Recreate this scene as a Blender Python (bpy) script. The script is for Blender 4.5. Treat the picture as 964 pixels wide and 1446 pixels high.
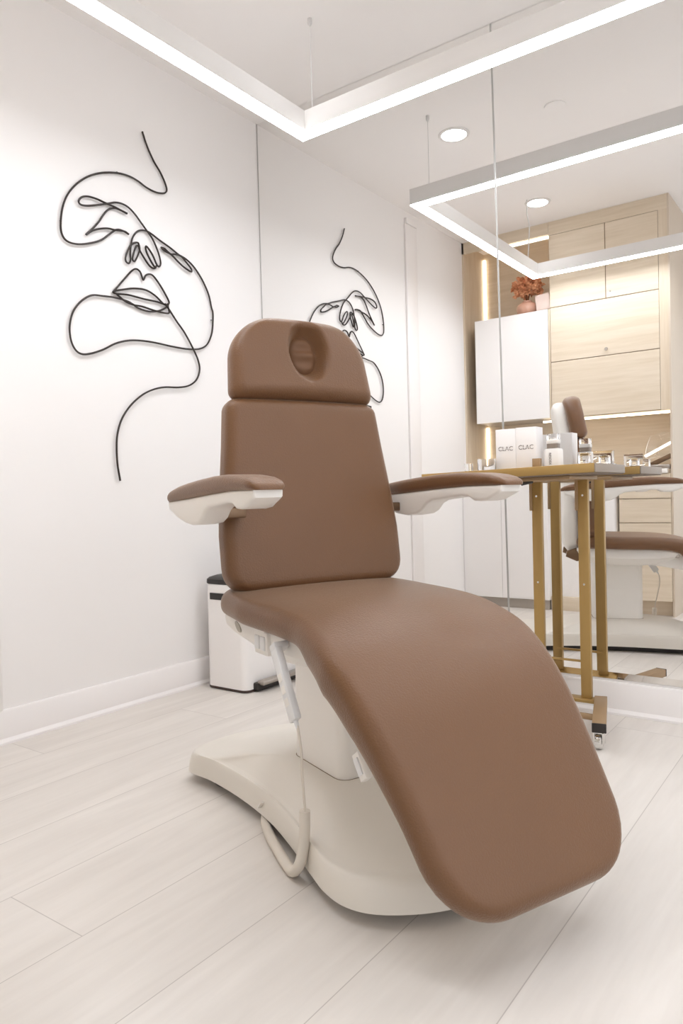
import bpy, bmesh, math, random
import numpy as np
from mathutils import Vector, Matrix
random.seed(7)
for o in list(bpy.data.objects): bpy.data.objects.remove(o)
SC = bpy.context.scene
COL = SC.collection
R = math.radians
PI = math.pi

# ------------------------------------------------------------------ camera
HC = 2.75                      # ceiling height
F_PX, YAW, PITCH, ROLL = 1033.612, 0.6269, -0.0219, -0.0264
CAM = (2.5151, -2.8234, 0.8512)
def cam_axes():
    cy, sy = math.cos(YAW), math.sin(YAW)
    f = Vector((-sy, cy, 0)); r = Vector((cy, sy, 0)); u = Vector((0, 0, 1))
    f2 = f*math.cos(PITCH) + u*math.sin(PITCH); u2 = -f*math.sin(PITCH) + u*math.cos(PITCH)
    return r*math.cos(ROLL) + u2*math.sin(ROLL), -r*math.sin(ROLL) + u2*math.cos(ROLL), f2
_r, _u, _f = cam_axes()
cd = bpy.data.cameras.new('camera'); cam = bpy.data.objects.new('camera', cd); COL.objects.link(cam)
cam.matrix_world = Matrix(((_r.x, _u.x, -_f.x, CAM[0]), (_r.y, _u.y, -_f.y, CAM[1]), (_r.z, _u.z, -_f.z, CAM[2]), (0, 0, 0, 1)))
cd.sensor_fit = 'HORIZONTAL'; cd.sensor_width = 36; cd.lens = 36*F_PX/964
cd.clip_start = .02
SC.camera = cam

# ------------------------------------------------------------------ light and exposure
w = bpy.data.worlds.new('world'); SC.world = w; w.use_nodes = True
w.node_tree.nodes['Background'].inputs[0].default_value = (.97, 1.0, 1.04, 1)
w.node_tree.nodes['Background'].inputs[1].default_value = 1.0
FILL_B, FILL_R, WORLD_E = 6.0, 16.0, 1.0
PENDANT_E, DOWN_E, LED_E, SPOT_E = 24.5, 14.0, 5.0, 8.0
LAMP_COL = (.965, 1.0, 1.055)
w.node_tree.nodes['Background'].inputs[1].default_value = WORLD_E
def area(name, loc, rot, sx, sy, power, col):
    l = bpy.data.lights.new(name, 'AREA'); l.shape = 'RECTANGLE'; l.size = sx; l.size_y = sy
    l.energy = power; l.color = col
    o = bpy.data.objects.new(name, l); COL.objects.link(o); o.location = loc; o.rotation_euler = rot
    return o
# unseen fill lights added behind the camera and on the right side
area('added_fill_back', (2.75, -4.13, 1.35), (R(90), 0, 0), 2.1, 2.0, FILL_B, LAMP_COL)
area('added_fill_right', (3.93, -1.9, 1.35), (R(90), 0, R(90)), 2.4, 2.0, FILL_R, LAMP_COL)
SC.view_settings.view_transform = 'Standard'; SC.view_settings.look = 'None'
SC.view_settings.exposure = 0.0; SC.view_settings.gamma = 1.0
SC.view_settings.use_curve_mapping = False
SC.cycles.max_bounces = 12; SC.cycles.diffuse_bounces = 7; SC.cycles.glossy_bounces = 6
SC.cycles.sample_clamp_indirect = 8

# ------------------------------------------------------------------ materials
def srgb(r, g, b):
    f = lambda c: (c/255/12.92) if c/255 <= .04045 else ((c/255+.055)/1.055)**2.4
    return (f(r), f(g), f(b), 1)
def mat(name, col, rough=.5, metal=0., spec=.5, emit=None, es=0., noise=None, bump=None, trans=0., alpha=1., coat=0.):
    m = bpy.data.materials.new(name); m.use_nodes = True
    N = m.node_tree.nodes; L = m.node_tree.links; b = N['Principled BSDF']
    b.inputs['Base Color'].default_value = col; b.inputs['Roughness'].default_value = rough
    b.inputs['Metallic'].default_value = metal; b.inputs['Specular IOR Level'].default_value = spec
    if coat: b.inputs['Coat Weight'].default_value = coat
    if trans: b.inputs['Transmission Weight'].default_value = trans; b.inputs['IOR'].default_value = 1.45
    if emit: b.inputs['Emission Color'].default_value = emit; b.inputs['Emission Strength'].default_value = es
    tc = N.new('ShaderNodeTexCoord')
    if noise:                      # (scale, amount): subtle tone variation
        n = N.new('ShaderNodeTexNoise'); n.inputs['Scale'].default_value = noise[0]; n.inputs['Detail'].default_value = 4
        L.new(tc.outputs['Object'], n.inputs['Vector'])
        mx = N.new('ShaderNodeMix'); mx.data_type = 'RGBA'
        mx.inputs[6].default_value = tuple(c*(1-noise[1]) for c in col[:3]) + (1,)
        mx.inputs[7].default_value = tuple(min(1, c*(1+noise[1])) for c in col[:3]) + (1,)
        L.new(n.outputs['Fac'], mx.inputs[0]); L.new(mx.outputs[2], b.inputs['Base Color'])
    if bump:                       # (scale, strength, distance)
        n = N.new('ShaderNodeTexNoise'); n.inputs['Scale'].default_value = bump[0]; n.inputs['Detail'].default_value = 3
        L.new(tc.outputs['Object'], n.inputs['Vector'])
        bp = N.new('ShaderNodeBump'); bp.inputs['Strength'].default_value = bump[1]; bp.inputs['Distance'].default_value = bump[2]
        L.new(n.outputs['Fac'], bp.inputs['Height']); L.new(bp.outputs['Normal'], b.inputs['Normal'])
    return m
def wood_mat(name, c1, c2, axis=0, rough=.45, scale=1.0):
    m = bpy.data.materials.new(name); m.use_nodes = True
    N = m.node_tree.nodes; L = m.node_tree.links; b = N['Principled BSDF']; b.inputs['Roughness'].default_value = rough
    tc = N.new('ShaderNodeTexCoord'); mp = N.new('ShaderNodeMapping')
    sc = [26*scale]*3; sc[axis] = 1.6*scale; mp.inputs['Scale'].default_value = sc
    L.new(tc.outputs['Object'], mp.inputs['Vector'])
    n = N.new('ShaderNodeTexNoise'); n.inputs['Scale'].default_value = 1.6; n.inputs['Detail'].default_value = 7; n.inputs['Roughness'].default_value = .6; n.inputs['Distortion'].default_value = .25
    L.new(mp.outputs['Vector'], n.inputs['Vector'])
    cr = N.new('ShaderNodeValToRGB'); e = cr.color_ramp.elements
    e[0].position = .3; e[0].color = c2; e[1].position = .68; e[1].color = c1
    L.new(n.outputs['Fac'], cr.inputs['Fac']); L.new(cr.outputs['Color'], b.inputs['Base Color'])
    return m
def floor_mat():
    m = bpy.data.materials.new('pale_oak_planks'); m.use_nodes = True
    N = m.node_tree.nodes; L = m.node_tree.links; b = N['Principled BSDF']; b.inputs['Roughness'].default_value = .42
    tc = N.new('ShaderNodeTexCoord'); sp = N.new('ShaderNodeSeparateXYZ'); L.new(tc.outputs['Object'], sp.inputs[0])
    def M(op, a, c=None, cl=False):
        n = N.new('ShaderNodeMath'); n.operation = op; n.use_clamp = cl
        for i, v in enumerate((a, c)):
            if v is None: continue
            if isinstance(v, (int, float)): n.inputs[i].default_value = v
            else: L.new(v, n.inputs[i])
        return n.outputs[0]
    W, LEN = .2567, 3.0
    xs = M('DIVIDE', M('SUBTRACT', sp.outputs[0], 1.252-W*20), W)
    idx = M('FLOOR', xs); fx = M('FRACT', xs)
    ex = M('MULTIPLY', M('MINIMUM', fx, M('SUBTRACT', 1, fx)), W)
    off = M('MULTIPLY', M('SUBTRACT', idx, 19), .61)
    ys = M('DIVIDE', M('SUBTRACT', M('SUBTRACT', sp.outputs[1], -1.985-LEN*10), off), LEN)
    fy = M('FRACT', ys); iy = M('FLOOR', ys)
    ey = M('MULTIPLY', M('MINIMUM', fy, M('SUBTRACT', 1, fy)), LEN)
    d = M('MINIMUM', ex, ey)
    seam = M('SUBTRACT', 1, M('DIVIDE', d, .0016), True)
    cb = N.new('ShaderNodeCombineXYZ'); L.new(idx, cb.inputs[0]); L.new(iy, cb.inputs[1])
    wn = N.new('ShaderNodeTexWhiteNoise'); L.new(cb.outputs[0], wn.inputs['Vector'])
    mp = N.new('ShaderNodeMapping'); mp.inputs['Scale'].default_value = (9, .9, 1); L.new(tc.outputs['Object'], mp.inputs['Vector'])
    ad = N.new('ShaderNodeVectorMath'); ad.operation = 'ADD'; L.new(mp.outputs[0], ad.inputs[0])
    s3 = N.new('ShaderNodeVectorMath'); s3.operation = 'SCALE'; s3.inputs['Scale'].default_value = 9; L.new(wn.outputs['Color'], s3.inputs[0]); L.new(s3.outputs[0], ad.inputs[1])
    n = N.new('ShaderNodeTexNoise'); n.inputs['Scale'].default_value = 1.5; n.inputs['Detail'].default_value = 7; n.inputs['Distortion'].default_value = .8
    L.new(ad.outputs[0], n.inputs['Vector'])
    n2 = N.new('ShaderNodeTexNoise'); n2.inputs['Scale'].default_value = 9; n2.inputs['Detail'].default_value = 4; L.new(ad.outputs[0], n2.inputs['Vector'])
    g = M('ADD', M('MULTIPLY', n.outputs['Fac'], .72), M('MULTIPLY', n2.outputs['Fac'], .2))
    g = M('ADD', g, M('MULTIPLY', wn.outputs['Value'], .10))
    cr = N.new('ShaderNodeValToRGB'); e = cr.color_ramp.elements
    e[0].position = .25; e[0].color = srgb(206, 199, 191); e[1].position = .75; e[1].color = srgb(226, 220, 213)
    L.new(g, cr.inputs['Fac'])
    mx = N.new('ShaderNodeMix'); mx.data_type = 'RGBA'; mx.inputs[7].default_value = srgb(150, 140, 132)
    L.new(M('MULTIPLY', seam, .75), mx.inputs[0]); L.new(cr.outputs['Color'], mx.inputs[6]); L.new(mx.outputs[2], b.inputs['Base Color'])
    return m
M_wall = mat('white_wall_paint', srgb(237, 234, 232), .85, bump=(220, .05, .001))
M_ceil = mat('white_ceiling_paint', srgb(243, 240, 238), .9)
M_trim = mat('white_gloss_trim', srgb(238, 234, 232), .35)
M_floor = floor_mat()
M_mirror = mat('mirror_silver', (.93, .925, .915, 1), 0.0, 1.0)
M_medge = mat('mirror_edge', srgb(186, 184, 180), .35, .2)
M_bevel = mat('mirror_bevel_strip', (.90, .885, .86, 1), .06, 1.0)
M_leather = mat('brown_leather', srgb(110, 76, 48), .42, spec=.45, noise=(7, .06), bump=(260, .38, .003))
M_leather.node_tree.nodes['Principled BSDF'].inputs['Sheen Weight'].default_value = .30
M_leather.node_tree.nodes['Principled BSDF'].inputs['Sheen Roughness'].default_value = .35
M_leather.node_tree.nodes['Principled BSDF'].inputs['Sheen Tint'].default_value = (1, .88, .74, 1)
M_leather_dark = mat('brown_leather_plug', srgb(108, 76, 52), .55, spec=.3, bump=(330, .2, .0015))
M_plastic = mat('warm_white_plastic', srgb(234, 230, 224), .38)
M_basepl = mat('warm_white_base', srgb(222, 216, 206), .42, bump=(500, .06, .0006))
M_cold = mat('cool_white_plastic', srgb(224, 224, 224), .35)
M_sleeve = mat('beige_white_sleeve', srgb(216, 208, 196), .6)
M_dark = mat('dark_plastic', srgb(38, 32, 28), .4)
M_hinge = mat('bronze_hinge_metal', srgb(120, 96, 74), .4, .6)
M_gold = mat('satin_gold_paint', srgb(172, 140, 84), .38, .35, noise=(3, .06))
M_golddull = mat('dull_gold_laminate', srgb(160, 132, 98), .45, .25)
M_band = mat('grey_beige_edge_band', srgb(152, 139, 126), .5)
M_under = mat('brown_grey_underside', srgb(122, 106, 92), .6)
M_chrome = mat('chrome', (.75, .74, .72, 1), .12, 1.0)
M_steel = mat('brushed_steel', srgb(170, 162, 154), .3, .8)
M_wire = mat('black_bronze_wire', srgb(50, 42, 38), .45, .3)
M_housing = mat('white_metal_housing', srgb(226, 223, 220), .4)
M_emit = mat('lit_white_diffuser', (1, 1, 1, 1), .5, emit=LAMP_COL+(1,), es=PENDANT_E)
M_down = mat('lit_downlight_lens', (1, 1, 1, 1), .5, emit=LAMP_COL+(1,), es=DOWN_E)
M_led = mat('lit_warm_led', (1, .9, .75, 1), .5, emit=(1, .86, .66, 1), es=LED_E)
M_bar = mat('lit_white_bar', (1, 1, 1, 1), .5, emit=(1, .97, .92, 1), es=4.0)
M_cable = mat('grey_cable', srgb(212, 210, 208), .4)
M_wood = wood_mat('pale_oak_veneer', srgb(224, 210, 190), srgb(212, 196, 172), 0)
M_woodv = wood_mat('pale_oak_side', srgb(220, 205, 184), srgb(206, 188, 162), 2)
M_gap = mat('dark_joint', srgb(120, 96, 70), .8)
M_lacq = mat('white_lacquer', srgb(240, 237, 235), .3)
M_kick = mat('grey_toe_kick', srgb(172, 163, 153), .5)
M_counter = mat('white_counter_stone', srgb(240, 236, 230), .3)
M_glass = mat('clear_glass', (1, 1, 1, 1), .02, trans=1.0)
M_frost = mat('frosted_white_bottle', srgb(236, 234, 232), .3)
M_paper = mat('white_carton', srgb(240, 237, 236), .55)
M_ink = mat('grey_print_ink', srgb(120, 112, 110), .6)
M_gcap = mat('grey_bottle_cap', srgb(140, 128, 118), .4)
M_pinkg = mat('blush_pink_ceramic', srgb(206, 160, 138), .25)
M_flower = mat('rust_orange_petals', srgb(232, 170, 128), .8, noise=(30, .28))
M_blush = mat('pale_blush_wrap', srgb(228, 208, 198), .5)
M_pane = mat('added_window_glass', (1, 1, 1, 1), .0, trans=1.0)

# ------------------------------------------------------------------ mesh helpers
def link(name, V, Fc, m, parent=None, smooth=35):
    me = bpy.data.meshes.new(name); me.from_pydata([tuple(map(float, v)) for v in V], [], Fc); me.validate()
    bm = bmesh.new(); bm.from_mesh(me); bmesh.ops.remove_doubles(bm, verts=bm.verts, dist=1e-6)
    bmesh.ops.recalc_face_normals(bm, faces=bm.faces); bm.to_mesh(me); bm.free()
    me.materials.append(m)
    if smooth:
        me.shade_smooth(); me.set_sharp_from_angle(angle=R(smooth))
    o = bpy.data.objects.new(name, me); COL.objects.link(o)
    if parent: o.parent = parent
    return o
class MB:
    def __init__(s): s.V = []; s.F = []
    def add(s, V, Fc):
        n = len(s.V); s.V += [tuple(v) for v in V]; s.F += [tuple(i+n for i in f) for f in Fc]; return s
    def frombm(s, bm):
        bm.verts.index_update(); s.add([v.co[:] for v in bm.verts], [[v.index for v in f.verts] for f in bm.faces]); bm.free(); return s
    def box(s, a, b, bev=0., seg=2, M=None):
        bm = bmesh.new(); bmesh.ops.create_cube(bm, size=1)
        for v in bm.verts: v.co = Vector([(a[i]+b[i])/2 + v.co[i]*(b[i]-a[i]) for i in range(3)])
        if bev: bmesh.ops.bevel(bm, geom=bm.edges[:], offset=bev, segments=seg, affect='EDGES', profile=.5)
        if M is not None: bmesh.ops.transform(bm, matrix=M, verts=bm.verts)
        return s.frombm(bm)
    def bar(s, p, q, wd, ht, bev=0.):            # bar from p to q, width wd, height ht
        p, q = Vector(p), Vector(q); d = (q-p); Ln = d.length; d.normalize()
        side = Vector((0, 0, 1)).cross(d)
        side = side.normalized() if side.length > 1e-4 else Vector((1, 0, 0))
        up = d.cross(side)
        M = Matrix(((d.x, side.x, up.x, p.x), (d.y, side.y, up.y, p.y), (d.z, side.z, up.z, p.z), (0, 0, 0, 1)))
        return s.box((0, -wd/2, -ht/2), (Ln, wd/2, ht/2), bev, 2, M)
    def prism(s, poly, lo, hi, axis, bev=0., seg=2):   # polygon in the other two axes, extruded along axis
        bm = bmesh.new(); oth = [i for i in range(3) if i != axis]
        def P(p, t):
            c = [0, 0, 0]; c[axis] = t; c[oth[0]], c[oth[1]] = p; return c
        a = [bm.verts.new(P(p, lo)) for p in poly]; b = [bm.verts.new(P(p, hi)) for p in poly]
        bm.faces.new(a); bm.faces.new(b[::-1]); n = len(poly)
        for i in range(n): bm.faces.new((a[i], b[i], b[(i+1) % n], a[(i+1) % n]))
        bmesh.ops.recalc_face_normals(bm, faces=bm.faces)
        if bev:
            ed = [e for e in bm.edges if abs(e.verts[0].co[axis]-e.verts[1].co[axis]) < 1e-7]
            bmesh.ops.bevel(bm, geom=ed, offset=bev, segments=seg, affect='EDGES', profile=.5)
        return s.frombm(bm)
    def tube(s, pts, r, n=8, cap=True):
        P = [Vector(p) for p in pts]; rr = r if isinstance(r, (list, tuple)) else [r]*len(P)
        up = None; V = []; k0 = len(P)
        for i, p in enumerate(P):
            t = (P[min(i+1, k0-1)]-P[max(i-1, 0)]).normalized()
            if up is None:
                up = t.orthogonal().normalized()
            up = (up - t*up.dot(t)); up = up.normalized() if up.length > 1e-6 else t.orthogonal().normalized()
            b = t.cross(up)
            for k in range(n):
                a = 2*PI*k/n; V.append(p + up*(rr[i]*math.cos(a)) + b*(rr[i]*math.sin(a)))
        Fc = [(i*n+k, i*n+(k+1) % n, (i+1)*n+(k+1) % n, (i+1)*n+k) for i in range(k0-1) for k in range(n)]
        if cap: Fc += [tuple(range(n))[::-1], tuple(range((k0-1)*n, k0*n))]
        return s.add(V, Fc)
    def lathe(s, prof, c=(0, 0, 0), n=24, axis=2):
        V = []; Fc = []; m = len(prof)
        for (r, h) in prof:
            for k in range(n):
                a = 2*PI*k/n; q = [0, 0, 0]; o1, o2 = [i for i in range(3) if i != axis]
                q[o1] = c[o1]+r*math.cos(a); q[o2] = c[o2]+r*math.sin(a); q[axis] = c[axis]+h; V.append(q)
        for i in range(m-1):
            for k in range(n): Fc.append((i*n+k, i*n+(k+1) % n, (i+1)*n+(k+1) % n, (i+1)*n+k))
        Fc += [tuple(range(n))[::-1], tuple(range((m-1)*n, m*n))]
        return s.add(V, Fc)
    def build(s, name, m, parent=None, smooth=35): return link(name, s.V, s.F, m, parent, smooth)
def tag(o, label=None, cat=None, group=None, kind=None):
    if label: o['label'] = label
    if cat: o['category'] = cat
    if group: o['group'] = group
    if kind: o['kind'] = kind
    return o
def thing(name, label, cat, loc=(0, 0, 0), rz=0., group=None):
    o = bpy.data.objects.new(name, None); COL.objects.link(o); o.empty_display_size = .05
    o.location = loc; o.rotation_euler = (0, 0, rz)
    return tag(o, label, cat, group)
def struct(o): o['kind'] = 'structure'; return o
def catmull(pts, k=12, closed=False):
    P = np.array(pts, float); out = []
    Q = np.vstack([P[-1], P, P[0], P[1]]) if closed else np.vstack([2*P[0]-P[1], P, 2*P[-1]-P[-2]])
    for i in range(1, len(Q)-2):
        a, b, c, d = Q[i-1], Q[i], Q[i+1], Q[i+2]
        for t in np.linspace(0, 1, k, endpoint=False):
            out.append(.5*((2*b)+(-a+c)*t+(2*a-5*b+4*c-d)*t*t+(-a+3*b-3*c+d)*t**3))
    if not closed: out.append(P[-1])
    return np.array(out)
def section(wd, h, re, crown, k=5, m=8):
    re = min(re, h*.999, wd*.999); pts = []
    def arc(cx, cy, a0, a1):
        for a in np.linspace(a0, a1, k+1): pts.append((cx+re*np.cos(a), cy+re*np.sin(a)))
    arc(wd-re, h-re, 0, PI/2)
    for x in np.linspace(wd-re, -(wd-re), m+1)[1:-1]: pts.append((x, h))
    arc(-(wd-re), h-re, PI/2, PI); arc(-(wd-re), -(h-re), PI, 1.5*PI)
    for x in np.linspace(-(wd-re), wd-re, m+1)[1:-1]: pts.append((x, -h))
    arc(wd-re, -(h-re), 1.5*PI, 2*PI)
    p = np.array(pts); up = p[:, 1] > 0
    p[up, 1] += crown*np.clip(1-(p[up, 0]/max(wd, 1e-6))**2, 0, 1)
    return p
def cushion(spine, wf, T, R0, R1, re, crown=0., nmid=24, k=6, m=14, disp=None, low=None, off=None):
    """padded slab along a spine (s, z); returns verts (s, n, z) and faces"""
    S = np.array(spine, float); d = np.r_[0, np.cumsum(np.hypot(*np.diff(S, axis=0).T))]; L = d[-1]
    e = [x for x in (0, .0015, .004, .008, .014, .021, .03, .042, .056, .075, .1) if x < L/2.2]
    pos = np.array(sorted(set(e+[L-x for x in e]+list(np.linspace(.12, L-.12, nmid) if L > .3 else [L/2]))))
    X = np.interp(pos, d, S[:, 0]); Z = np.interp(pos, d, S[:, 1]); q = np.clip(pos, .004, L-.004)
    tx = np.interp(q+.004, d, S[:, 0])-np.interp(q-.004, d, S[:, 0]); tz = np.interp(q+.004, d, S[:, 1])-np.interp(q-.004, d, S[:, 1])
    nl = np.hypot(tx, tz); nx, nz = -tz/nl, tx/nl
    rr = lambda dd, Rd: 0 if (Rd <= 0 or dd >= Rd) else Rd-math.sqrt(max(Rd*Rd-(Rd-dd)**2, 0))
    V = []; Fc = []
    for i, p in enumerate(pos):
        wd = wf(p/L); ww = max(wd-rr(p, R0)-rr(L-p, R1), wd*.02); de = min(p, L-p)
        h = T if de >= re else T-re+math.sqrt(max(re*re-(re-de)**2, 0))
        h = max(h, T-re+.0005, .0008); sec = section(ww, h, re, crown*(h/T), k, m)
        for (a, b) in sec:
            if disp is not None and b > 0: b = b+disp(p, a)
            if low is not None and b < 0: b *= 1+low(p/L)/T
            if off is not None: a = a+off(p/L)
            V.append((X[i]+nx[i]*b, a, Z[i]+nz[i]*b))
    n = len(sec)
    Fc = [(i*n+j, i*n+(j+1) % n, (i+1)*n+(j+1) % n, (i+1)*n+j) for i in range(len(pos)-1) for j in range(n)]
    Fc += [tuple(range(n))[::-1], tuple(range((len(pos)-1)*n, len(pos)*n))]
    return V, Fc
def text_mesh(body, size, depth=.0004):
    cu = bpy.data.curves.new('t', 'FONT'); cu.body = body; cu.size = size; cu.extrude = depth; cu.align_x = 'CENTER'; cu.align_y = 'CENTER'
    o = bpy.data.objects.new('t', cu); COL.objects.link(o)
    me = bpy.data.meshes.new_from_object(o.evaluated_get(bpy.context.evaluated_depsgraph_get()))
    bpy.data.objects.remove(o); bpy.data.curves.remove(cu)
    return me

# ================================================================== the room
XR, YB = 4.0, -4.2
struct(MB().box((-.1, YB-.1, -.08), (XR+.1, .1, 0)).build('floor', M_floor, smooth=0))
struct(MB().box((-.1, YB-.1, HC), (XR+.1, .1, HC+.1)).build('ceiling', M_ceil, smooth=0))
struct(MB().box((-.1, YB-.1, 0), (0, .1, HC)).build('wall_left', M_wall, smooth=0))
struct(MB().box((0, .008, 0), (XR+.1, .1, HC)).build('wall_front', M_wall, smooth=0))
def holed(name, axis, t0, t1, a0, a1, h0, h1, z0, z1):     # wall with one opening for an added window
    mb = MB()
    def bx(u0, u1, zz0, zz1):
        if axis == 0: mb.box((t0, u0, zz0), (t1, u1, zz1))
        else: mb.box((u0, t0, zz0), (u1, t1, zz1))
    bx(a0, h0, 0, HC); bx(h1, a1, 0, HC); bx(h0, h1, 0, z0); bx(h0, h1, z1, HC)
    return struct(mb.build(name, M_wall, smooth=0))
holed('wall_right', 0, XR, XR+.1, YB, .008, -3.1, -.7, .35, 2.35)
holed('wall_back', 1, YB-.1, YB, 0, XR, 1.7, 3.8, .35, 2.35)
def window(name, axis, t, u0, u1, z0, z1):
    fr = MB(); g = MB(); wd = .05
    def bx(mb, a0, a1, c0, c1, dep):
        if axis == 0: mb.box((t-dep, a0, c0), (t+dep, a1, c1))
        else: mb.box((a0, t-dep, c0), (a1, t+dep, c1))
    mid = (u0+u1)/2
    for a in ((u0, u0+wd, z0, z1), (u1-wd, u1, z0, z1), (u0, u1, z0, z0+wd), (u0, u1, z1-wd, z1), (mid-wd/2, mid+wd/2, z0, z1)): bx(fr, *a, .03)
    o = struct(fr.build(name, M_trim, smooth=0)); bx(g, u0, u1, z0, z1, .003)
    g.build('added_pane', M_pane, o, 0)
window('added_window_1', 0, XR+.05, -3.1, -.7, .35, 2.35)  # both windows are out of view, added as a source for the fill lights
window('added_window_2', 1, YB-.05, 1.7, 3.8, .35, 2.35)
# baseboards with a shoe moulding
pb = [(0, 0), (.022, 0), (.022, .008), (.012, .02), (.012, .114), (.008, .121), (0, .121)]
struct(MB().prism([(x, z) for x, z in pb], -2.2, .008, 1).build('baseboard_left', M_trim))
struct(MB().prism([(.008-y*1.0, z) for y, z in pb], 0.0, XR, 0).build('baseboard_front', M_trim))
# flat casing on the left wall near the cabinets (seen in the mirror)
struct(MB().box((0, -1.59, .121), (.014, -1.445, 2.66), .003).build('trim_1', M_trim))
struct(MB().box((0, -1.585, 2.66), (.02, -1.45, 2.70), .003).build('trim_2', M_trim))

# ------------------------------------------------------------------ mirror panels
def mirror(name, label, x0t, x0b, x1t, x1b, z0, z1):
    t = thing(name, label, 'mirror', ((x0b+x1b)/2, 0, z0))
    cx = (x0b+x1b)/2; y = -.001
    zb = z0+.026
    lerp = lambda a, b, z: a+(b-a)*(z1-z)/(z1-z0)
    def quad(zA, zB, ya, yb):
        return [(lerp(x0t, x0b, zA)-cx, ya, zA-z0), (lerp(x1t, x1b, zA)-cx, ya, zA-z0), (lerp(x1t, x1b, zB)-cx, yb, zB-z0), (lerp(x0t, x0b, zB)-cx, yb, zB-z0)]
    def slab(zA, zB, ya, yb):
        f = quad(zA, zB, ya, yb); b = [(p[0], .006, p[2]) for p in f]
        return f+b, [(0, 1, 2, 3), (7, 6, 5, 4), (0, 4, 5, 1), (1, 5, 6, 2), (2, 6, 7, 3), (3, 7, 4, 0)]
    V, Fc = slab(zb, z1, y, y); o = link('glass', V, Fc, M_mirror, t, 0)
    V, Fc = slab(z0, zb, y+.005, y); tag(link('bevelled_edge', V, Fc, M_bevel, t, 0), 'bright bevelled strip along the bottom of the mirror')
    for (xt, xb) in ((x0t, x0b), (x1t, x1b)):
        MB().add([(xt-cx-.0014, -.0025, z1-z0), (xt-cx+.0014, -.0025, z1-z0), (xb-cx+.0014, -.0025, 0), (xb-cx-.0014, -.0025, 0),
               (xt-cx-.0014, .005, z1-z0), (xt-cx+.0014, .005, z1-z0), (xb-cx+.0014, .005, 0), (xb-cx-.0014, .005, 0)],
              [(0, 1, 2, 3), (7, 6, 5, 4), (0, 4, 5, 1), (1, 5, 6, 2), (2, 6, 7, 3), (3, 7, 4, 0)]).build('polished_edge', M_medge, t, 0)
    return t
mirror('wall_mirror', 'tall mirror panel in the corner beside the white left wall, left of the seam', .004, .004, 1.278, 1.306, .132, HC-.002)
mirror('wall_mirror', 'tall mirror panel on the far wall behind the gold table, right of the vertical seam', 1.282, 1.310, XR-.004, XR-.004, .132, HC-.002)

# ------------------------------------------------------------------ recessed downlights and cover plate
def downlight(x, y, label):
    t = thing('recessed_downlight', label, 'ceiling light', (x, y, HC), 0, 'recessed downlights')
    MB().lathe([(.066, -.001), (.066, -.006), (.080, -.006), (.083, -.002), (.083, 0)], n=32).build('trim_ring', M_housing, t)
    MB().lathe([(.0, -.004), (.065, -.004), (.065, -.0005), (0, -.0005)], n=32).build('lens', M_down, t)
    l = bpy.data.lights.new('downlight_beam', 'SPOT'); l.energy = SPOT_E; l.color = LAMP_COL; l.spot_size = R(125); l.spot_blend = .9; l.shadow_soft_size = .065
    o = bpy.data.objects.new('downlight_beam', l); COL.objects.link(o); o.parent = t; o.location = (0, 0, -.012)
downlight(.74, -.734, 'round recessed ceiling light nearer the mirror wall, inside the pendant ring')
downlight(.75, -1.908, 'round recessed ceiling light nearer the oak cabinets')
downlight(2.45, -.734, 'added unseen ceiling light over the right side of the room, nearer the mirror')  # this pair is out of view, added for more light from above
downlight(2.45, -1.908, 'added unseen ceiling light over the right side of the room, farther from the mirror')
t = MB().lathe([(0, -.007), (.040, -.007), (.050, -.005), (.052, 0), (0, 0)], n=36).build('ceiling_cover_plate', M_ceil)
t.location = (1.265, -.79, HC-.0008); tag(t, 'round flat white cover plate on the ceiling, unlit', 'cover plate')

# ------------------------------------------------------------------ linear ring pendant
PX0, PX1, PY0, PY1, PZ0, PZ1, PW = .636, 3.0, -2.091, -.432, 2.31, 2.392, .06
t = thing('linear_pendant_light', 'large rectangular ring of white linear lighting hanging below the ceiling', 'pendant light', ((PX0+PX1)/2, (PY0+PY1)/2, PZ0))
def P0(mb):                                   # shift to the thing's origin
    c = t.location; mb.V = [(v[0]-c[0], v[1]-c[1], v[2]-c[2]) for v in mb.V]; return mb
def ring(x0, x1, y0, y1, wd, z0, z1):
    mb = MB()
    mb.box((x0, y0, z0), (x1, y0+wd, z1)); mb.box((x0, y1-wd, z0), (x1, y1, z1))
    mb.box((x0, y0+wd, z0), (x0+wd, y1-wd, z1)); mb.box((x1-wd, y0+wd, z0), (x1, y1-wd, z1))
    return mb
P0(ring(PX0, PX1, PY0, PY1, PW, PZ0+.004, PZ1)).build('housing', M_housing, t, 0)
P0(ring(PX0+.001, PX1-.001, PY0+.001, PY1-.001, PW-.002, PZ0, PZ0+.004)).build('diffuser', M_emit, t, 0)
for (x, y) in ((PX0+.088, PY1-.045), (PX1-.088, PY1-.045), (PX1-.088, PY0+.03)):
    P0(MB().tube([(x, y, PZ1), (x, y, HC)], .0013, 6).lathe([(.009, 0), (.009, -.02), (.003, -.03)], (x, y, HC), 10)).build('suspension_cable', M_cable, t)
P0(MB().tube(catmull([(PX0+.075, -1.82, HC), (PX0+.072, -1.825, 2.66), (PX0+.082, -1.835, 2.58), (PX0+.07, -1.85, 2.48), (PX0+.06, -1.86, PZ1)], 8), .0035, 6)).build('power_cord', M_cable, t)

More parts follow.
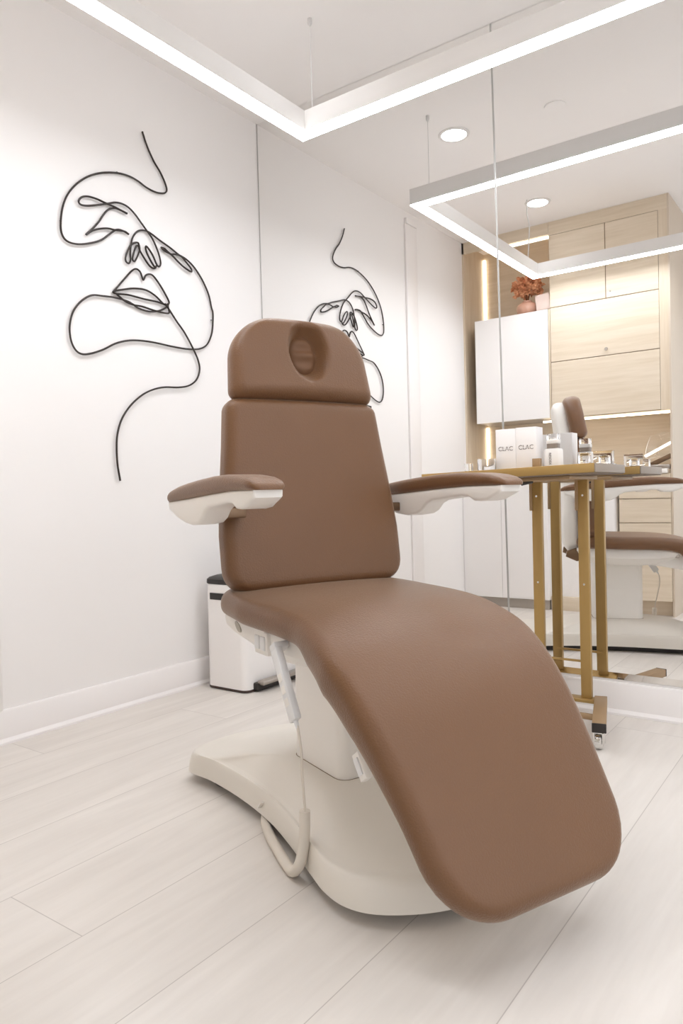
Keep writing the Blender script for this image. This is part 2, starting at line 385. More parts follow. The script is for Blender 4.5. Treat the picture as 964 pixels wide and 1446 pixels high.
# ------------------------------------------------------------------ wire face on the left wall
def on_wall(px, py, x):                        # point of the wall plane seen at a pixel
    d = _f + _r*((px-482)/F_PX) - _u*((py-723)/F_PX); k = (x-CAM[0])/d.x
    return (x, CAM[1]+k*d.y, CAM[2]+k*d.z)
z1 = lambda L: [(60+x/3.708, 170+y/3.708) for x, y in L]
z2 = lambda L: [(60+x/3.708, 430+y/3.708) for x, y in L]
z3 = lambda L: [(120+x/5.67, 240+y/5.67) for x, y in L]
strokes = [
 z1([(522,58),(545,130),(580,210),(615,270),(640,325),(650,362),(643,378),(625,382),(590,375),(545,352),(500,318),(455,293),(400,277),(340,273),(280,280),(220,303),(165,345),(125,400),(103,465),(95,540),(100,590),(120,625),(155,643),(205,648),(265,640),(310,625),(345,600),(385,573),(415,576),(450,595)]),
 z3([(350,516),(320,494),(280,486),(235,480),(180,468),(110,472),(55,488),(8,518),(60,470),(110,415),(150,355),(190,315),(235,306),(280,320),(338,348)]),
 z1([(442,488),(380,455),(330,433),(280,410),(235,398),(205,402),(190,420),(195,437),(220,446),(270,445),(330,437)])[:-1] + z3([(190,268),(245,260),(300,272),(350,302),(400,355),(450,425),(490,480),(530,535),(565,605),(592,680),(605,740),(600,768),(585,772),(570,750),(545,690),(515,640),(492,612),(485,622),(495,665),(530,735),(560,780)]),
 z3([(432,612),(425,585),(400,582),(370,600),(345,640),(325,700),(330,735),(352,747),(365,720),(362,670),(368,600),(380,545),(405,505),(440,484),(490,488)]) + z3([(535,515),(600,565),(680,622),(745,675),(800,708),(855,758),(905,825),(950,905)]) + z1([(870,915),(884,980),(892,1060),(893,1045)])[:2] + z2([(891,40),(892,80),(886,150),(862,208),(822,232),(760,233),(680,220),(580,198),(500,188),(440,190),(380,205),(320,235),(260,255),(210,260),(175,240),(150,190),(142,120),(155,50),(185,0)]) + z1([(225,930),(265,915),(320,920),(380,928),(440,945),(475,964)]) + z2([(500,18),(550,35),(600,35),(640,20),(660,0)]),
 z3([(432,612),(415,605),(398,640),(382,700),(385,725),(400,728),(420,690),(437,640),(432,600),(437,640),(470,700),(510,760),(540,785),(562,785),(572,765)]),
 z3([(608,620),(640,650),(690,678),(745,735),(800,785),(850,815),(848,790),(810,740),(770,692),(720,675),(690,674),(660,652),(635,628),(608,620)]),
 z1([(372,895),(385,880),(420,840),(465,790),(490,778),(512,795),(527,835),(540,812),(560,805),(580,815),(610,855),(640,905),(662,950),(655,962),(635,962),(590,918),(540,888),(480,880),(420,886),(372,895),(385,907),(450,914),(530,935),(600,950),(640,964)]),
 z1([(385,907),(430,945),(475,966)]) + z2([(520,10),(590,33),(640,45),(662,44),(660,25),(655,5),(640,0)]),
 z2([(640,-5),(665,30),(700,85),(745,150),(790,235),(815,295),(822,345),(805,395),(765,425),(710,434),(640,433),(580,445),(520,475),(460,530),(415,600),(392,680),(388,760),(393,840),(407,923)]),
]
art = thing('wire_face_sculpture', 'black wire line drawing of a face fixed to the white left wall', 'wall art', on_wall(200, 430, .002))
mb = MB()
for i, st in enumerate(strokes):
    pts = catmull([on_wall(px, py, .0105+.0014*(i % 3)) for px, py in st], 6); mb.tube(pts, .0041, 6)
c = art.location; mb.V = [(v[0]-c[0], v[1]-c[1], v[2]-c[2]) for v in mb.V]; mb.build('wire', M_wire, art, 60)
for (px, py) in ((165, 243), (200, 558), (85, 312), (298, 452)):
    p = on_wall(px, py, .002); q = on_wall(px, py, .011)
    mb = MB().tube([p, q], .003, 6); mb.V = [(v[0]-c[0], v[1]-c[1], v[2]-c[2]) for v in mb.V]; mb.build('wall_pin', M_wire, art)

# ================================================================== the treatment chair
TH = R(-22.3); CH = (1.367, -1.272, 0)
chair = thing('treatment_chair', 'brown leather reclining treatment chair on a white pedestal base in the middle of the room', 'chair', CH, TH)
# base ------------------------------------------------------------
half = [(-.575, 0), (-.570, .09), (-.548, .17), (-.505, .235), (-.455, .250), (-.36, .224), (-.19, .205), (-.02, .204), (.126, .221), (.275, .247), (.345, .257), (.41, .252), (.465, .222), (.512, .158), (.541, .085), (.550, 0)]
cont = half + [(s, -n) for s, n in half[-2:0:-1]]
cont = catmull([(s, n) for s, n in cont], 6, True); NC = len(cont)
inner = np.array([(.02+.16*np.cos(a)*1.0, .125*np.sin(a)) for a in [math.atan2(n/.25, (s-.0)/.56) for s, n in cont]])
rings = [(.0, .030), (.008, .05), (.03, .076), (.048, .087), (.075, .092), (.11, .0925), (.15, .091), (.20, .092), (.28, .098), (.42, .113), (.6, .134), (.8, .149), (1.0, .156)]
V = []; Fc = []
V += [(s*.97, n*.95, .034) for s, n in cont]
for (k, z) in rings: V += [(a[0]*(1-k)+b[0]*k, a[1]*(1-k)+b[1]*k, z) for a, b in zip(cont, inner)]
for i in range(len(rings)):
    for j in range(NC): Fc.append((i*NC+j, i*NC+(j+1) % NC, (i+1)*NC+(j+1) % NC, (i+1)*NC+j))
Fc += [tuple(range(NC))[::-1], tuple(range(len(rings)*NC, (len(rings)+1)*NC))]
base = link('base', V, Fc, M_basepl, chair, 50)
mb = MB().prism([(s*.86, n*.78) for s, n in cont[::2]], 0, .034, 2); tag(mb.build('floor_plate', M_dark, chair), 'dark plate under the base')
MB().bar((-.07, -.208, .05), (-.055, -.206, .068), .012, .004, .001).build('base_clip', M_plastic, chair)
# column ----------------------------------------------------------
def rrect(cx, hl, hw, r, k=5):
    p = []
    for (sx, sy, a0) in ((1, 1, 0), (-1, 1, 90), (-1, -1, 180), (1, -1, 270)):
        for a in np.linspace(a0, a0+90, k+1): p.append((cx+sx*(hl-r)+r*math.cos(R(a)), sy*(hw-r)+r*math.sin(R(a))))
    return p
def stack(secs):
    V = []; Fc = []; n = len(secs[0][0])
    for p, z in secs: V += [(a, b, z) for a, b in p]
    for i in range(len(secs)-1):
        for j in range(n): Fc.append((i*n+j, i*n+(j+1) % n, (i+1)*n+(j+1) % n, (i+1)*n+j))
    return V, Fc+[tuple(range(n))[::-1], tuple(range((len(secs)-1)*n, len(secs)*n))]
V, Fc = stack([(rrect(.016, .126, .085, .03), .12), (rrect(.016, .126, .085, .03), .161), (rrect(.018, .124, .083, .03), .47)])
link('column', V, Fc, M_plastic, chair)
V, Fc = stack([(rrect(.016, .128, .087, .032), .150), (rrect(.016, .128, .087, .032), .1565)])
tag(link('column_seam', V, Fc, M_gap, chair), 'dark joint line around the foot of the column')
# seat + legrest cushion -------------------------------------------
sp = catmull([(-.20, .577), (-.003, .5717), (.3144, .5506), (.508, .4463), (.7293, .1095)], 10)
dd = np.r_[0, np.cumsum(np.hypot(*np.diff(sp, axis=0).T))]; uu = dd[::10]/dd[-1]
wseat = lambda u: float(np.interp(u, uu, [.262, .2844, .2723, .2567, .2316]))
deep = lambda u: float(np.interp(u, [0, .40, .44, .475, .545, .646, .82, .95], [0, .0, .006, .026, .037, .034, .008, 0]))   # the pad is thicker under the knee
lean = lambda u: -float(np.interp(u, [0, .41, .47, .56, .66, .85, 1], [0, 0, .006, .016, .014, .004, 0]))
V, Fc = cushion(sp, lambda u: wseat(u)-lean(u), .0324, .07, .125, .03, .010, nmid=46, low=deep, off=lean)
link('seat_cushion', V, Fc, M_leather, chair, 60)
# legrest back shell ------------------------------------------------
tg = np.gradient(sp, axis=0); tg /= np.hypot(*tg.T)[:, None]; nrm = np.c_[-tg[:, 1], tg[:, 0]]
low = (sp-nrm*(.035+np.array([deep(q) for q in dd/dd[-1]]))[:, None])[27:-1]
V, Fc = cushion(low, lambda u: .2375-.026*u, .012, .03, .12, .008, 0, nmid=20, k=3, m=6, off=lambda u: lean(.5+.5*u))
shell = link('legrest_shell', V, Fc, M_plastic, chair, 50)
lat = [(.452, .352), (.484, .308), (.462, .292), (.430, .336)]
MB().prism(lat, -.236, -.218, 1, .003).build('latch', M_plastic, shell)
cx_, cz_ = .457, .322
MB().prism([(cx_+(a-cx_)*.62, cz_+(b-cz_)*.62) for a, b in lat], -.239, -.236, 1, .001).build('latch_button', M_cold, shell)
# seat shell --------------------------------------------------------
ss = [(-.20, .545, .520), (-.185, .545, .492), (-.13, .543, .468), (0, .542, .450), (.1, .540, .447), (.2, .534, .456), (.27, .526, .476), (.315, .518, .502)]
V = []; Fc = []
for i, (s, zt, zb) in enumerate(ss):
    e = .235 if 0 < i < len(ss)-1 else .222
    zm = zb+(zt-zb)*.45
    V += [(s, n, z) for n, z in ((-e, zt), (-e-.004, zt-.006), (-e, zm), (-e+.03, zb+.012), (-e+.06, zb), (e-.06, zb), (e-.03, zb+.012), (e, zm), (e+.004, zt-.006), (e, zt))]
n = 10
for i in range(len(ss)-1):
    for j in range(n): Fc.append((i*n+j, i*n+(j+1) % n, (i+1)*n+(j+1) % n, (i+1)*n+j))
Fc += [tuple(range(n))[::-1], tuple(range((len(ss)-1)*n, len(ss)*n))]
seat_shell = link('seat_shell', V, Fc, M_plastic, chair, 40)
mb = MB().prism([(-.10+.016*math.cos(a)-.006*math.sin(a), .520+.013*math.sin(a)-.004*math.cos(a)) for a in np.linspace(0, 2*PI, 16, endpoint=False)], -.2405, -.233, 1)
tag(mb.build('recess', mat('grey_recess', srgb(176, 170, 160), .6), seat_shell), 'grey oval recess')
# control switch panel on the chair's side
sw = MB().box((.015, -.247, .474), (.085, -.228, .530), .004).build('switch_panel', M_plastic, seat_shell)
for k in range(2):
    MB().box((.022+k*.030, -.251, .486), (.046+k*.030, -.245, .520), .003).build('rocker_switch', M_cold, sw)
MB().box((.018, -.252, .531), (.080, -.236, .540), .002).build('switch_cover', M_plastic, sw)
# bracket below the knee
MB().prism([(.16, .475), (.33, .505), (.355, .47), (.34, .415), (.30, .43), (.16, .455)], -.19, .19, 1, .006).build('legrest_bracket', M_plastic, chair)
MB().bar((.285, -.235, .500), (.285, .235, .500), .018, .018, .004).build('knee_hinge', M_steel, chair)
mb = MB().prism([(.275, .522), (.312, .514), (.318, .505), (.285, .507)], -.243, -.236, 1, .001); tag(mb.build('hinge_cover', M_hinge, chair), 'bronze hinge cover under the cushion edge')
# backrest ----------------------------------------------------------
BN = .014                                # the back sits a touch towards the mirror
sf = lambda z: -.078-.137*(z-.6)
bsp = [(sf(z)-.04, z) for z in np.linspace(.598, 1.1215, 12)][::-1]      # top to bottom so that the crown faces forward
wb = lambda u: float(np.interp(1-u, [0, .12, .3, .5, .75, 1], [.270, .277, .277, .267, .250, .236]))
V, Fc = cushion(bsp, wb, .04, .034, .06, .030, .012, nmid=30)
back = link('backrest_cushion', V, Fc, M_leather, chair, 60); back.location.y = BN
bk = catmull([(-.205, .52), (-.222, .60), (-.226, .70), (-.220, .86), (-.245, 1.10), (-.266, 1.27), (-.268, 1.325)], 6)[::-1]
V, Fc = cushion(bk, lambda u: float(np.interp(1-u, [0, .2, .6, .8, 1], [.17, .205, .195, .165, .140])), .038, .08, .06, .03, 0, nmid=20, k=4, m=8)
link('backrest_shell', V, Fc, M_plastic, chair, 60).location.y = BN
for sg in (1, -1):
    mb = MB().prism([(-.255, .50), (-.20, .475), (-.13, .49), (-.13, .53), (-.20, .545), (-.25, .53)], sg*.13+.05, sg*.152+.05, 1, .004)
    mb.build('recline_hinge', M_hinge, chair)
# headrest ----------------------------------------------------------
HZ0, HZ1 = 1.1175, 1.352
hsp = [(-.130-.19*(z-1.1)-.04, z) for z in np.linspace(HZ0, HZ1, 8)][::-1]
HL = math.hypot(hsp[0][0]-hsp[-1][0], HZ1-HZ0)
def hole(p, a):
    q = math.hypot((a-.008)/.0445, (p-(HL-.137))/.060)
    if q >= 1.6: return 0.
    t_ = min(1, max(0, (1.6-q)/.80)); return -.050*(t_*t_*(3-2*t_))
def cushion_fine(spine, wf, T, R0, R1, re, crown, k, m, disp, step=.0045):
    S = np.array(spine, float); d = np.r_[0, np.cumsum(np.hypot(*np.diff(S, axis=0).T))]; L = d[-1]
    e = [0, .0015, .004, .008, .014, .021]
    pos = np.array(sorted(set(e+[L-x for x in e]+list(np.arange(.026, L-.024, step)))))
    X = np.interp(pos, d, S[:, 0]); Z = np.interp(pos, d, S[:, 1]); tx, tz = S[-1]-S[0]; nl = math.hypot(tx, tz); nx, nz = -tz/nl, tx/nl
    rr = lambda dd_, Rd: 0 if (Rd <= 0 or dd_ >= Rd) else Rd-math.sqrt(max(Rd*Rd-(Rd-dd_)**2, 0))
    V = []
    for i, p in enumerate(pos):
        wd = wf(p/L); ww = max(wd-rr(p, R0)-rr(L-p, R1), wd*.02); de = min(p, L-p)
        h = T if de >= re else T-re+math.sqrt(max(re*re-(re-de)**2, 0)); h = max(h, T-re+.0005)
        sec = section(ww, h, re, crown*(h/T), k, m)
        for (a, b) in sec:
            if b > 0: b += disp(p, a)
            V.append((X[i]+nx*b, a, Z[i]+nz*b))
    n = len(sec)
    Fc = [(i*n+j, i*n+(j+1) % n, (i+1)*n+(j+1) % n, (i+1)*n+j) for i in range(len(pos)-1) for j in range(n)]
    return V, Fc+[tuple(range(n))[::-1], tuple(range((len(pos)-1)*n, len(pos)*n))]
V, Fc = cushion_fine(hsp, lambda u: float(np.interp(1-u, [0, 1], [.226, .203])), .04, .125, .022, .034, .016, 6, 70, hole)
head = link('headrest', V, Fc, M_leather, chair, 60); head.location.y = BN
# plug inside the face hole, with soft folds
hs = np.array(hsp); tx, tz = (hs[-1]-hs[0])/HL; nx, nz = -tz, tx
V = []; Fc = []; NR, NA = 14, 40
for i in range(NR+1):
    q = i/NR
    for k in range(NA):
        a = 2*PI*k/NA; nn = .009+.047*q*math.cos(a); pp = HL-.138+.062*q*math.sin(a)
        b = .004+.017*(1-q**4) + .0050*math.sin((pp-HL+.138)*150+.9)*(1-q**2)
        V.append((hs[0][0]+tx*pp+nx*b, nn, hs[0][1]+tz*pp+nz*b))
for i in range(NR):
    for k in range(NA): Fc.append((i*NA+k, i*NA+(k+1) % NA, (i+1)*NA+(k+1) % NA, (i+1)*NA+k))
tag(link('face_hole_plug', V, Fc, M_leather_dark, head, 80), 'oval padded plug in the face hole')
MB().bar((-.185, .222, 1.119), (-.185, .238, 1.116), .01, .008, .002).build('headrest_tab', M_dark, head)
# armrests ----------------------------------------------------------
pad_top = ([-.285, -.280, -.265, -.235, -.19, -.12, -.04, .05, .13, .20, .25, .28, .297, .302], [.853, .861, .870, .879, .887, .894, .900, .905, .906, .903, .897, .889, .880, .874])
pad_bot = ([-.285, -.1, .02, .15, .302], [.845, .854, .861, .867, .868])
def pad_mesh(n0, n1, fr):
    V = []; Fc = []; c = (n0+n1)/2; hw = (n1-n0)/2
    S = np.unique(np.r_[np.linspace(-.285, -.25, 8), np.linspace(-.24, .25, 26), np.linspace(.255, .302, 10)])
    for s_ in S:
        zt = float(np.interp(s_, *pad_top)); zb = float(np.interp(s_, *pad_bot)); h = max((zt-zb)/2, .002)
        e0, e1 = s_+.285, .302-s_
        k_ = min(1, math.sqrt(max(0, 1-(1-min(e0/.05, 1))**2))*.55+.45) * min(1, math.sqrt(max(0, 1-(1-min(e1/.045, 1))**2))*.4+.6)
        sec = section(hw*k_, h, min(.017, h*.98), .0, 5, 6)
        V += [(s_*fr if s_ > 0 else s_, c+a, (zt+zb)/2+b) for a, b in sec]
    n = len(sec)
    Fc = [(i*n+j, i*n+(j+1) % n, (i+1)*n+(j+1) % n, (i+1)*n+j) for i in range(len(S)-1) for j in range(n)]
    return V, Fc+[tuple(range(n))[::-1], tuple(range((len(S)-1)*n, len(S)*n))]
shl = [(-.270, .848), (-.1, .856), (.02, .863), (.15, .869), (.290, .870), (.288, .852), (.276, .846), (.258, .839), (.240, .831), (.212, .828), (.190, .829), (.168, .840), (.138, .842), (.02, .832), (-.005, .822), (-.027, .803), (-.050, .793), (-.10, .788), (-.145, .793), (-.205, .806), (-.262, .826)]
for sg in (-1, 1):
    n0, n1 = sorted((sg*.292, sg*.378)); m0, m1 = sorted((sg*.299, sg*.371))
    fr = .94 if sg < 0 else 1.03
    arm = MB().prism([(a*fr if a > 0 else a, b) for a, b in shl], m0, m1, 1, .008, 3).build('armrest', M_plastic, chair, 50); arm.location.y = .012
    V, Fc = pad_mesh(n0, n1, fr); link('arm_pad', V, Fc, M_leather, arm, 60)
    b0, b1 = sorted((sg*.235, sg*.305))
    bs = -.105 if sg < 0 else -.175
    MB().box((bs, b0, .802), (bs+.045, b1, .828), .004).build('arm_bracket', M_hinge, arm)

# hand remote hooked on the chair side, with its cord and sleeve -----
rem = thing('hand_remote', 'white wired hand remote hooked on the side of the treatment chair, cord hanging down', 'remote control', CH, TH)
axp, axq = Vector((.175, -.268, .512)), Vector((.268, -.272, .372))
hd = (axq-axp).normalized(); sd = Vector((0, -1, 0)); ud = hd.cross(sd).normalized()
MM = Matrix(((hd.x, sd.x, ud.x, axp.x), (hd.y, sd.y, ud.y, axp.y), (hd.z, sd.z, ud.z, axp.z), (0, 0, 0, 1)))
LL = (axq-axp).length
MB().box((0, -.009, -.016), (LL, .009, .016), .004, 2, MM).build('body', M_cold, rem)
MB().box((-.012, -.028, -.015), (.004, .010, .015), .004, 2, MM).build('hook', M_cold, rem)
for k in range(3): MB().box((.06+k*.028, .0085, -.009), (.078+k*.028, .0105, .009), .001, 1, MM).build('button', M_plastic, rem)
pts = catmull([axq, axq+hd*.02, (.285, -.270, .31), (.272, -.262, .25), (.258, -.252, .20), (.252, -.247, .165), (.250, -.247, .11)], 8)
MB().tube(pts, .0032, 6).build('cord', M_sleeve, rem)
MB().tube([axq, axq+hd*.016], [.006, .004], 8).build('strain_relief', M_cold, rem)
slv = catmull([(.250, -.2465, .165), (.249, -.2475, .125), (.247, -.252, .080), (.238, -.258, .042), (.206, -.258, .0155), (.16, -.252, .0135), (.10, -.240, .0135), (.02, -.222, .0135), (-.05, -.200, .0135), (-.10, -.175, .0135)], 10)
MB().tube(slv, .0125, 12).build('cord_sleeve', M_sleeve, rem, 60)

# ================================================================== step bin
bn = thing('step_bin', 'white slim pedal bin with black lid by the left wall, behind the chair', 'bin', (.185, -.31, 0))
def rbox(x0, x1, y0, y1, r, zs):
    p = []
    for (cx, cy, a0) in ((x1-r, y1-r, 0), (x0+r, y1-r, 90), (x0+r, y0+r, 180), (x1-r, y0+r, 270)):
        for a in np.linspace(a0, a0+90, 7): p.append((cx+r*math.cos(R(a)), cy+r*math.sin(R(a))))
    cx, cy = (x0+x1)/2, (y0+y1)/2
    return stack([([(cx+(a-cx)*k, cy+(b-cy)*k) for a, b in p], z) for z, k in zs])
V, Fc = rbox(-.123, .123, -.205, .205, .035, [(.012, 1), (.47, .99)]); link('body', V, Fc, M_lacq, bn)
V, Fc = rbox(-.123, .123, -.205, .205, .035, [(0, .985), (.004, 1.006), (.012, 1.006), (.0125, .98)]); link('foot_rim', V, Fc, mat('brown_black_rim', srgb(60, 42, 36), .5), bn)
V, Fc = rbox(-.123, .123, -.205, .205, .035, [(.471, .99), (.475, 1.006), (.492, 1.0), (.500, .95), (.508, .80), (.509, .5)]); link('lid', V, Fc, M_dark, bn)
MB().box((-.085, -.2075, .402), (.06, -.199, .432), .002).build('hand_slot', M_dark, bn)
ped = MB().box((.118, -.16, .006), (.150, .20, .040), .006).build('pedal_frame', M_dark, bn)
MB().box((.134, -.15, .030), (.175, .19, .050), .008).build('pedal', M_steel, ped)

# ================================================================== gold overbed table
TT = (1.66, -.26, 0)
tb = thing('overbed_table', 'gold painted overbed table on castors in front of the mirror', 'table', TT)
TZ = lambda x: .936-(1.80-x)*.02            # the top sags a little towards its far end
def LV(mb): mb.V = [(v[0], v[1], v[2]-(1.80-v[0])*.02) for v in mb.V]; return mb
def T0(mb): mb.V = [(v[0]-TT[0], v[1]-TT[1], v[2]-TT[2]) for v in mb.V]; return mb
T0(LV(MB().box((1.17, -.458, .906), (1.800, -.112, .936), .002))).build('tabletop', M_gold, tb)
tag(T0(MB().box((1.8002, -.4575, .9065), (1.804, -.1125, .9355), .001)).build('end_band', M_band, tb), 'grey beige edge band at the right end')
tag(T0(LV(MB().box((1.172, -.456, .903), (1.799, -.114, .9058)))).build('underside', M_under, tb), 'brown grey underside')
PY = -.100
for x in (1.474, 1.650):
    p = T0(MB().box((x-.019, PY-.011, .075), (x+.019, PY+.011, .888), .002)).build('post', M_gold, tb)
    T0(MB().box((x-.028, PY-.014, .775), (x-.016, PY+.014, .892), .002)).build('post_bracket', M_golddull, p)
    for z in (.50, .83): T0(MB().lathe([(0, -.001), (.004, -.001), (.004, .001), (0, .001)], (x, PY-.0115, z), 10, 1)).build('screw', M_chrome, p)
T0(LV(MB().box((1.42, -.40, .890), (1.70, -.09, .9028), .002))).build('support_plate', M_golddull, tb)
T0(MB().box((1.440, PY-.03, .063), (1.70, PY+.025, .075), .002)).build('base_plate', M_gold, tb)
T0(MB().box((1.47, PY+.004, .205), (1.655, PY+.012, .213), .001)).build('cross_rail', M_gold, tb)
T0(MB().tube([(1.41, -.27, .058), (1.735, -.27, .058)], .011, 12)).build('cross_tube', M_golddull, tb)
T0(MB().tube([(1.545, -.33, .884), (1.53, -.345, .881), (1.516, -.358, .880)], [.006, .007, .010], 10)).build('height_lever', M_dark, tb)
for (a, b) in (((1.702, -.105), (1.792, -.432)), ((1.45, -.105), (1.29, -.45))):
    ft = T0(MB().bar((a[0], a[1], .076), (b[0], b[1], .076), .044, .030, .002)).build('foot', M_golddull, tb)
    d = Vector((b[0]-a[0], b[1]-a[1])).normalized()
    T0(MB().bar((b[0], b[1], .076), (b[0]+d.x*.006, b[1]+d.y*.006, .076), .045, .031, .002)).build('end_cap', M_dark, ft)
    for (cx, cy) in ((b[0]-d.x*.02, b[1]-d.y*.02), (a[0]+d.x*.02, a[1]+d.y*.02)):
        cst = T0(MB().box((cx-.012, cy-.012, .054), (cx+.012, cy+.012, .062)).tube([(cx, cy, .05), (cx, cy, .062)], .008, 10).box((cx-.016, cy-.012, .02), (cx-.012, cy+.012, .056)).box((cx+.012, cy-.012, .02), (cx+.016, cy+.012, .056))).build('castor', M_chrome, ft)
        T0(MB().lathe([(0, -.009), (.018, -.011), (.026, -.008), (.027, 0), (.026, .008), (.018, .011), (0, .009)], (cx, cy, .027), 20, 0)).build('wheel', M_chrome if cx > 1.7 else M_dark, cst)

# ------------------------------------------------------------------ things on the gold table
def split_text(body, size, parent, loc, rot, mt, name, gap=0.0):
    me = text_mesh(body, size); me.name = name
    if gap:
        bm = bmesh.new(); bm.from_mesh(me)
        for yy, sgn in ((gap, 1), (-gap, -1)):
            bmesh.ops.bisect_plane(bm, geom=bm.verts[:]+bm.edges[:]+bm.faces[:], plane_co=(0, yy, 0), plane_no=(0, 1, 0))
        kill = [f for f in bm.faces if abs(f.calc_center_median().y) < gap]
        bmesh.ops.delete(bm, geom=kill, context='FACES'); bm.to_mesh(me); bm.free()
    me.materials.clear(); me.materials.append(mt)
    o = bpy.data.objects.new(name, me); COL.objects.link(o); o.parent = parent; o.location = loc; o.rotation_euler = rot
    return o
for x0, lab in ((1.367, 'white carton with grey printed logo on the gold table, nearest the glass cups'), (1.4465, 'white carton with grey printed logo on the gold table, nearest the lettered bottle')):
    bx = thing('product_carton', lab, 'box', (x0+.039, -.20, TZ(x0+.039)+.0008), 0, 'white cartons on the gold table')
    MB().box((-.0393, -.034, 0), (.0393, .034, .156), .0012).build('carton', M_paper, bx)
    split_text('CLAC', .023, bx, (0, -.0346, .082), (R(90), 0, 0), M_ink, 'logo', .0012)
bt = thing('lotion_bottle', 'white bottle with grey neck, clear stopper and vertical grey lettering on the gold table', 'bottle', (1.572, -.187, TZ(1.572)+.0006))
V, Fc = rbox(-.032, .032, -.021, .021, .011, [(0, .97), (.003, 1), (.064, .99), (.071, .90), (.073, .6)]); link('body', V, Fc, M_frost, bt)
V, Fc = rbox(-.021, .021, -.017, .017, .008, [(.073, 1), (.089, 1), (.090, .95)]); link('neck', V, Fc, M_gcap, bt)
V, Fc = rbox(-.023, .023, -.018, .018, .008, [(.090, .96), (.092, 1), (.103, 1), (.104, .96)]); link('collar', V, Fc, M_frost, bt)
V, Fc = rbox(-.021, .021, -.017, .017, .006, [(.1045, .97), (.106, 1), (.124, 1), (.126, .95)]); link('stopper', V, Fc, M_glass, bt)
split_text('RESOSX', .0125, bt, (-.006, -.0214, .035), (R(90), R(90), 0), M_ink, 'lettering', 0)
sb = MB().box((-.014, -.011, 0), (.014, .011, .037), .0015).build('small_box', M_golddull); sb.location = (1.537, -.262, TZ(1.537)+.0003)
tag(sb, 'tiny tan box on the gold table, left of the lettered bottle', 'box')
o = MB().box((-.017, -.015, 0), (.017, .015, .036), .003).build('glass_block', M_glass); o.location = (1.752, -.40, TZ(1.752)+.0004)
tag(o, 'small clear glass block at the right front of the gold table', 'glass block')
o = MB().box((-.036, -.002, 0), (.036, .002, .050), .001).box((-.036, -.030, 0), (.036, .030, .003)).box((-.012, -.02, .003), (.018, .02, .032), .003).build('acrylic_stand', M_glass); o.location = (1.755, -.20, TZ(1.755)+.0007)
tag(o, 'clear acrylic stand at the right back of the gold table', 'display stand')
for i, (x, y, r_, h, lab) in enumerate(((1.345, -.27, .034, .048, 'short clear glass tumbler on the gold table beside the cartons'), (1.285, -.30, .016, .034, 'tiny clear glass cup at the left end of the gold table'))):
    g = MB().lathe([(0, 0), (r_*.95, 0), (r_, .004), (r_, h), (r_-.0025, h), (r_-.0025, .006), (0, .006)], n=28).build('glass_tumbler', M_glass); g.location = (x, y, TZ(x)+.0007)
    tag(g, lab, 'glass', 'clear glasses on the gold table')

# ================================================================== cabinet wall (seen in the mirror)
YF, YN, XE = -2.30, -2.66, 1.46
struct(MB().box((0, YB, 0), (XE, -2.95, HC)).build('wall_rear', M_wall, smooth=0))
cw = thing('wall_panelling', 'pale oak panelling lining the open niche and the splashback of the cabinet wall', 'panelling', (.7, YN, 0))
def W0(mb, o): c = o.location; mb.V = [(v[0]-c[0], v[1]-c[1], v[2]-c[2]) for v in mb.V]; return mb
W0(MB().box((.0, -2.95, .0), (XE, YN, HC)), cw).build('back_panel', M_wood, cw, 0)
W0(MB().box((.0, YN, .0), (.014, YF, HC-.001)), cw).build('side_panel', M_woodv, cw, 0)
W0(MB().box((.0, YF-.02, 2.665), (.6735, YF, HC-.001)), cw).build('fascia', M_wood, cw, 0)
# tall oak wall unit
uw = thing('wall_cabinet', 'pale oak wall cupboard with two small upper doors and two wide flap doors', 'cabinet', (1.07, (YF+YN)/2, 1.36))
W0(MB().box((.675, YN+.001, 1.36), (XE, YF-.02, HC-.001)), uw).build('carcass', M_woodv, uw, 0)
W0(MB().box((.675, YF-.0195, 2.655), (XE, YF, HC-.001)), uw).build('fascia', M_wood, uw, 0)
W0(MB().box((.6625, YF-.03, 1.36), (.6745, YF-.004, 2.14)), uw).build('filler', M_woodv, uw, 0)
W0(MB().box((1.405, YF-.0195, 1.36), (XE, YF, 2.655)), uw).build('stile', M_woodv, uw, 0)
W0(MB().box((.676, YF-.0196, 1.361), (1.404, YF-.006, 2.655)), uw).build('joint_back', M_gap, uw, 0)
g = .0025
for (x0, x1, zz0, zz1, nm) in ((.676, 1.066, 2.145, 2.655, 'door'), (1.066, 1.405, 2.145, 2.655, 'door'), (.676, 1.405, 1.76, 2.145, 'flap_door'), (.676, 1.405, 1.36, 1.76, 'flap_door')):
    d = W0(MB().box((x0+g, YF-.018, zz0+g), (x1-g, YF, zz1-g), .001), uw).build(nm, M_wood, uw, 0)
    if zz0 == 1.76: W0(MB().lathe([(0, .012), (.011, .012), (.012, .009), (.006, .003), (.006, 0), (0, 0)], (1.064, YF, 1.802), 16, 1), uw).build('knob', M_steel, d)
    if x0 > 1 and zz0 > 2: W0(MB().lathe([(0, .004), (.006, .004), (.006, 0), (0, 0)], (1.094, YF, 2.19), 12, 1), uw).build('door_bumper', M_kick, d)
# white wall unit
ww = thing('wall_cabinet', 'white gloss wall cupboard with the vase of dried flowers on top', 'cabinet', (.38, (YF+YN)/2, 1.37))
W0(MB().box((.094, YN+.001, 1.37), (.662, YF-.02, 2.14)), ww).build('carcass', M_kick, ww, 0)
for x0, x1 in ((.094, .300), (.300, .662)):
    W0(MB().box((x0+.0015, YF-.0195, 1.37), (x1-.0015, YF, 2.141), .001), ww).build('door', M_lacq, ww, 0)
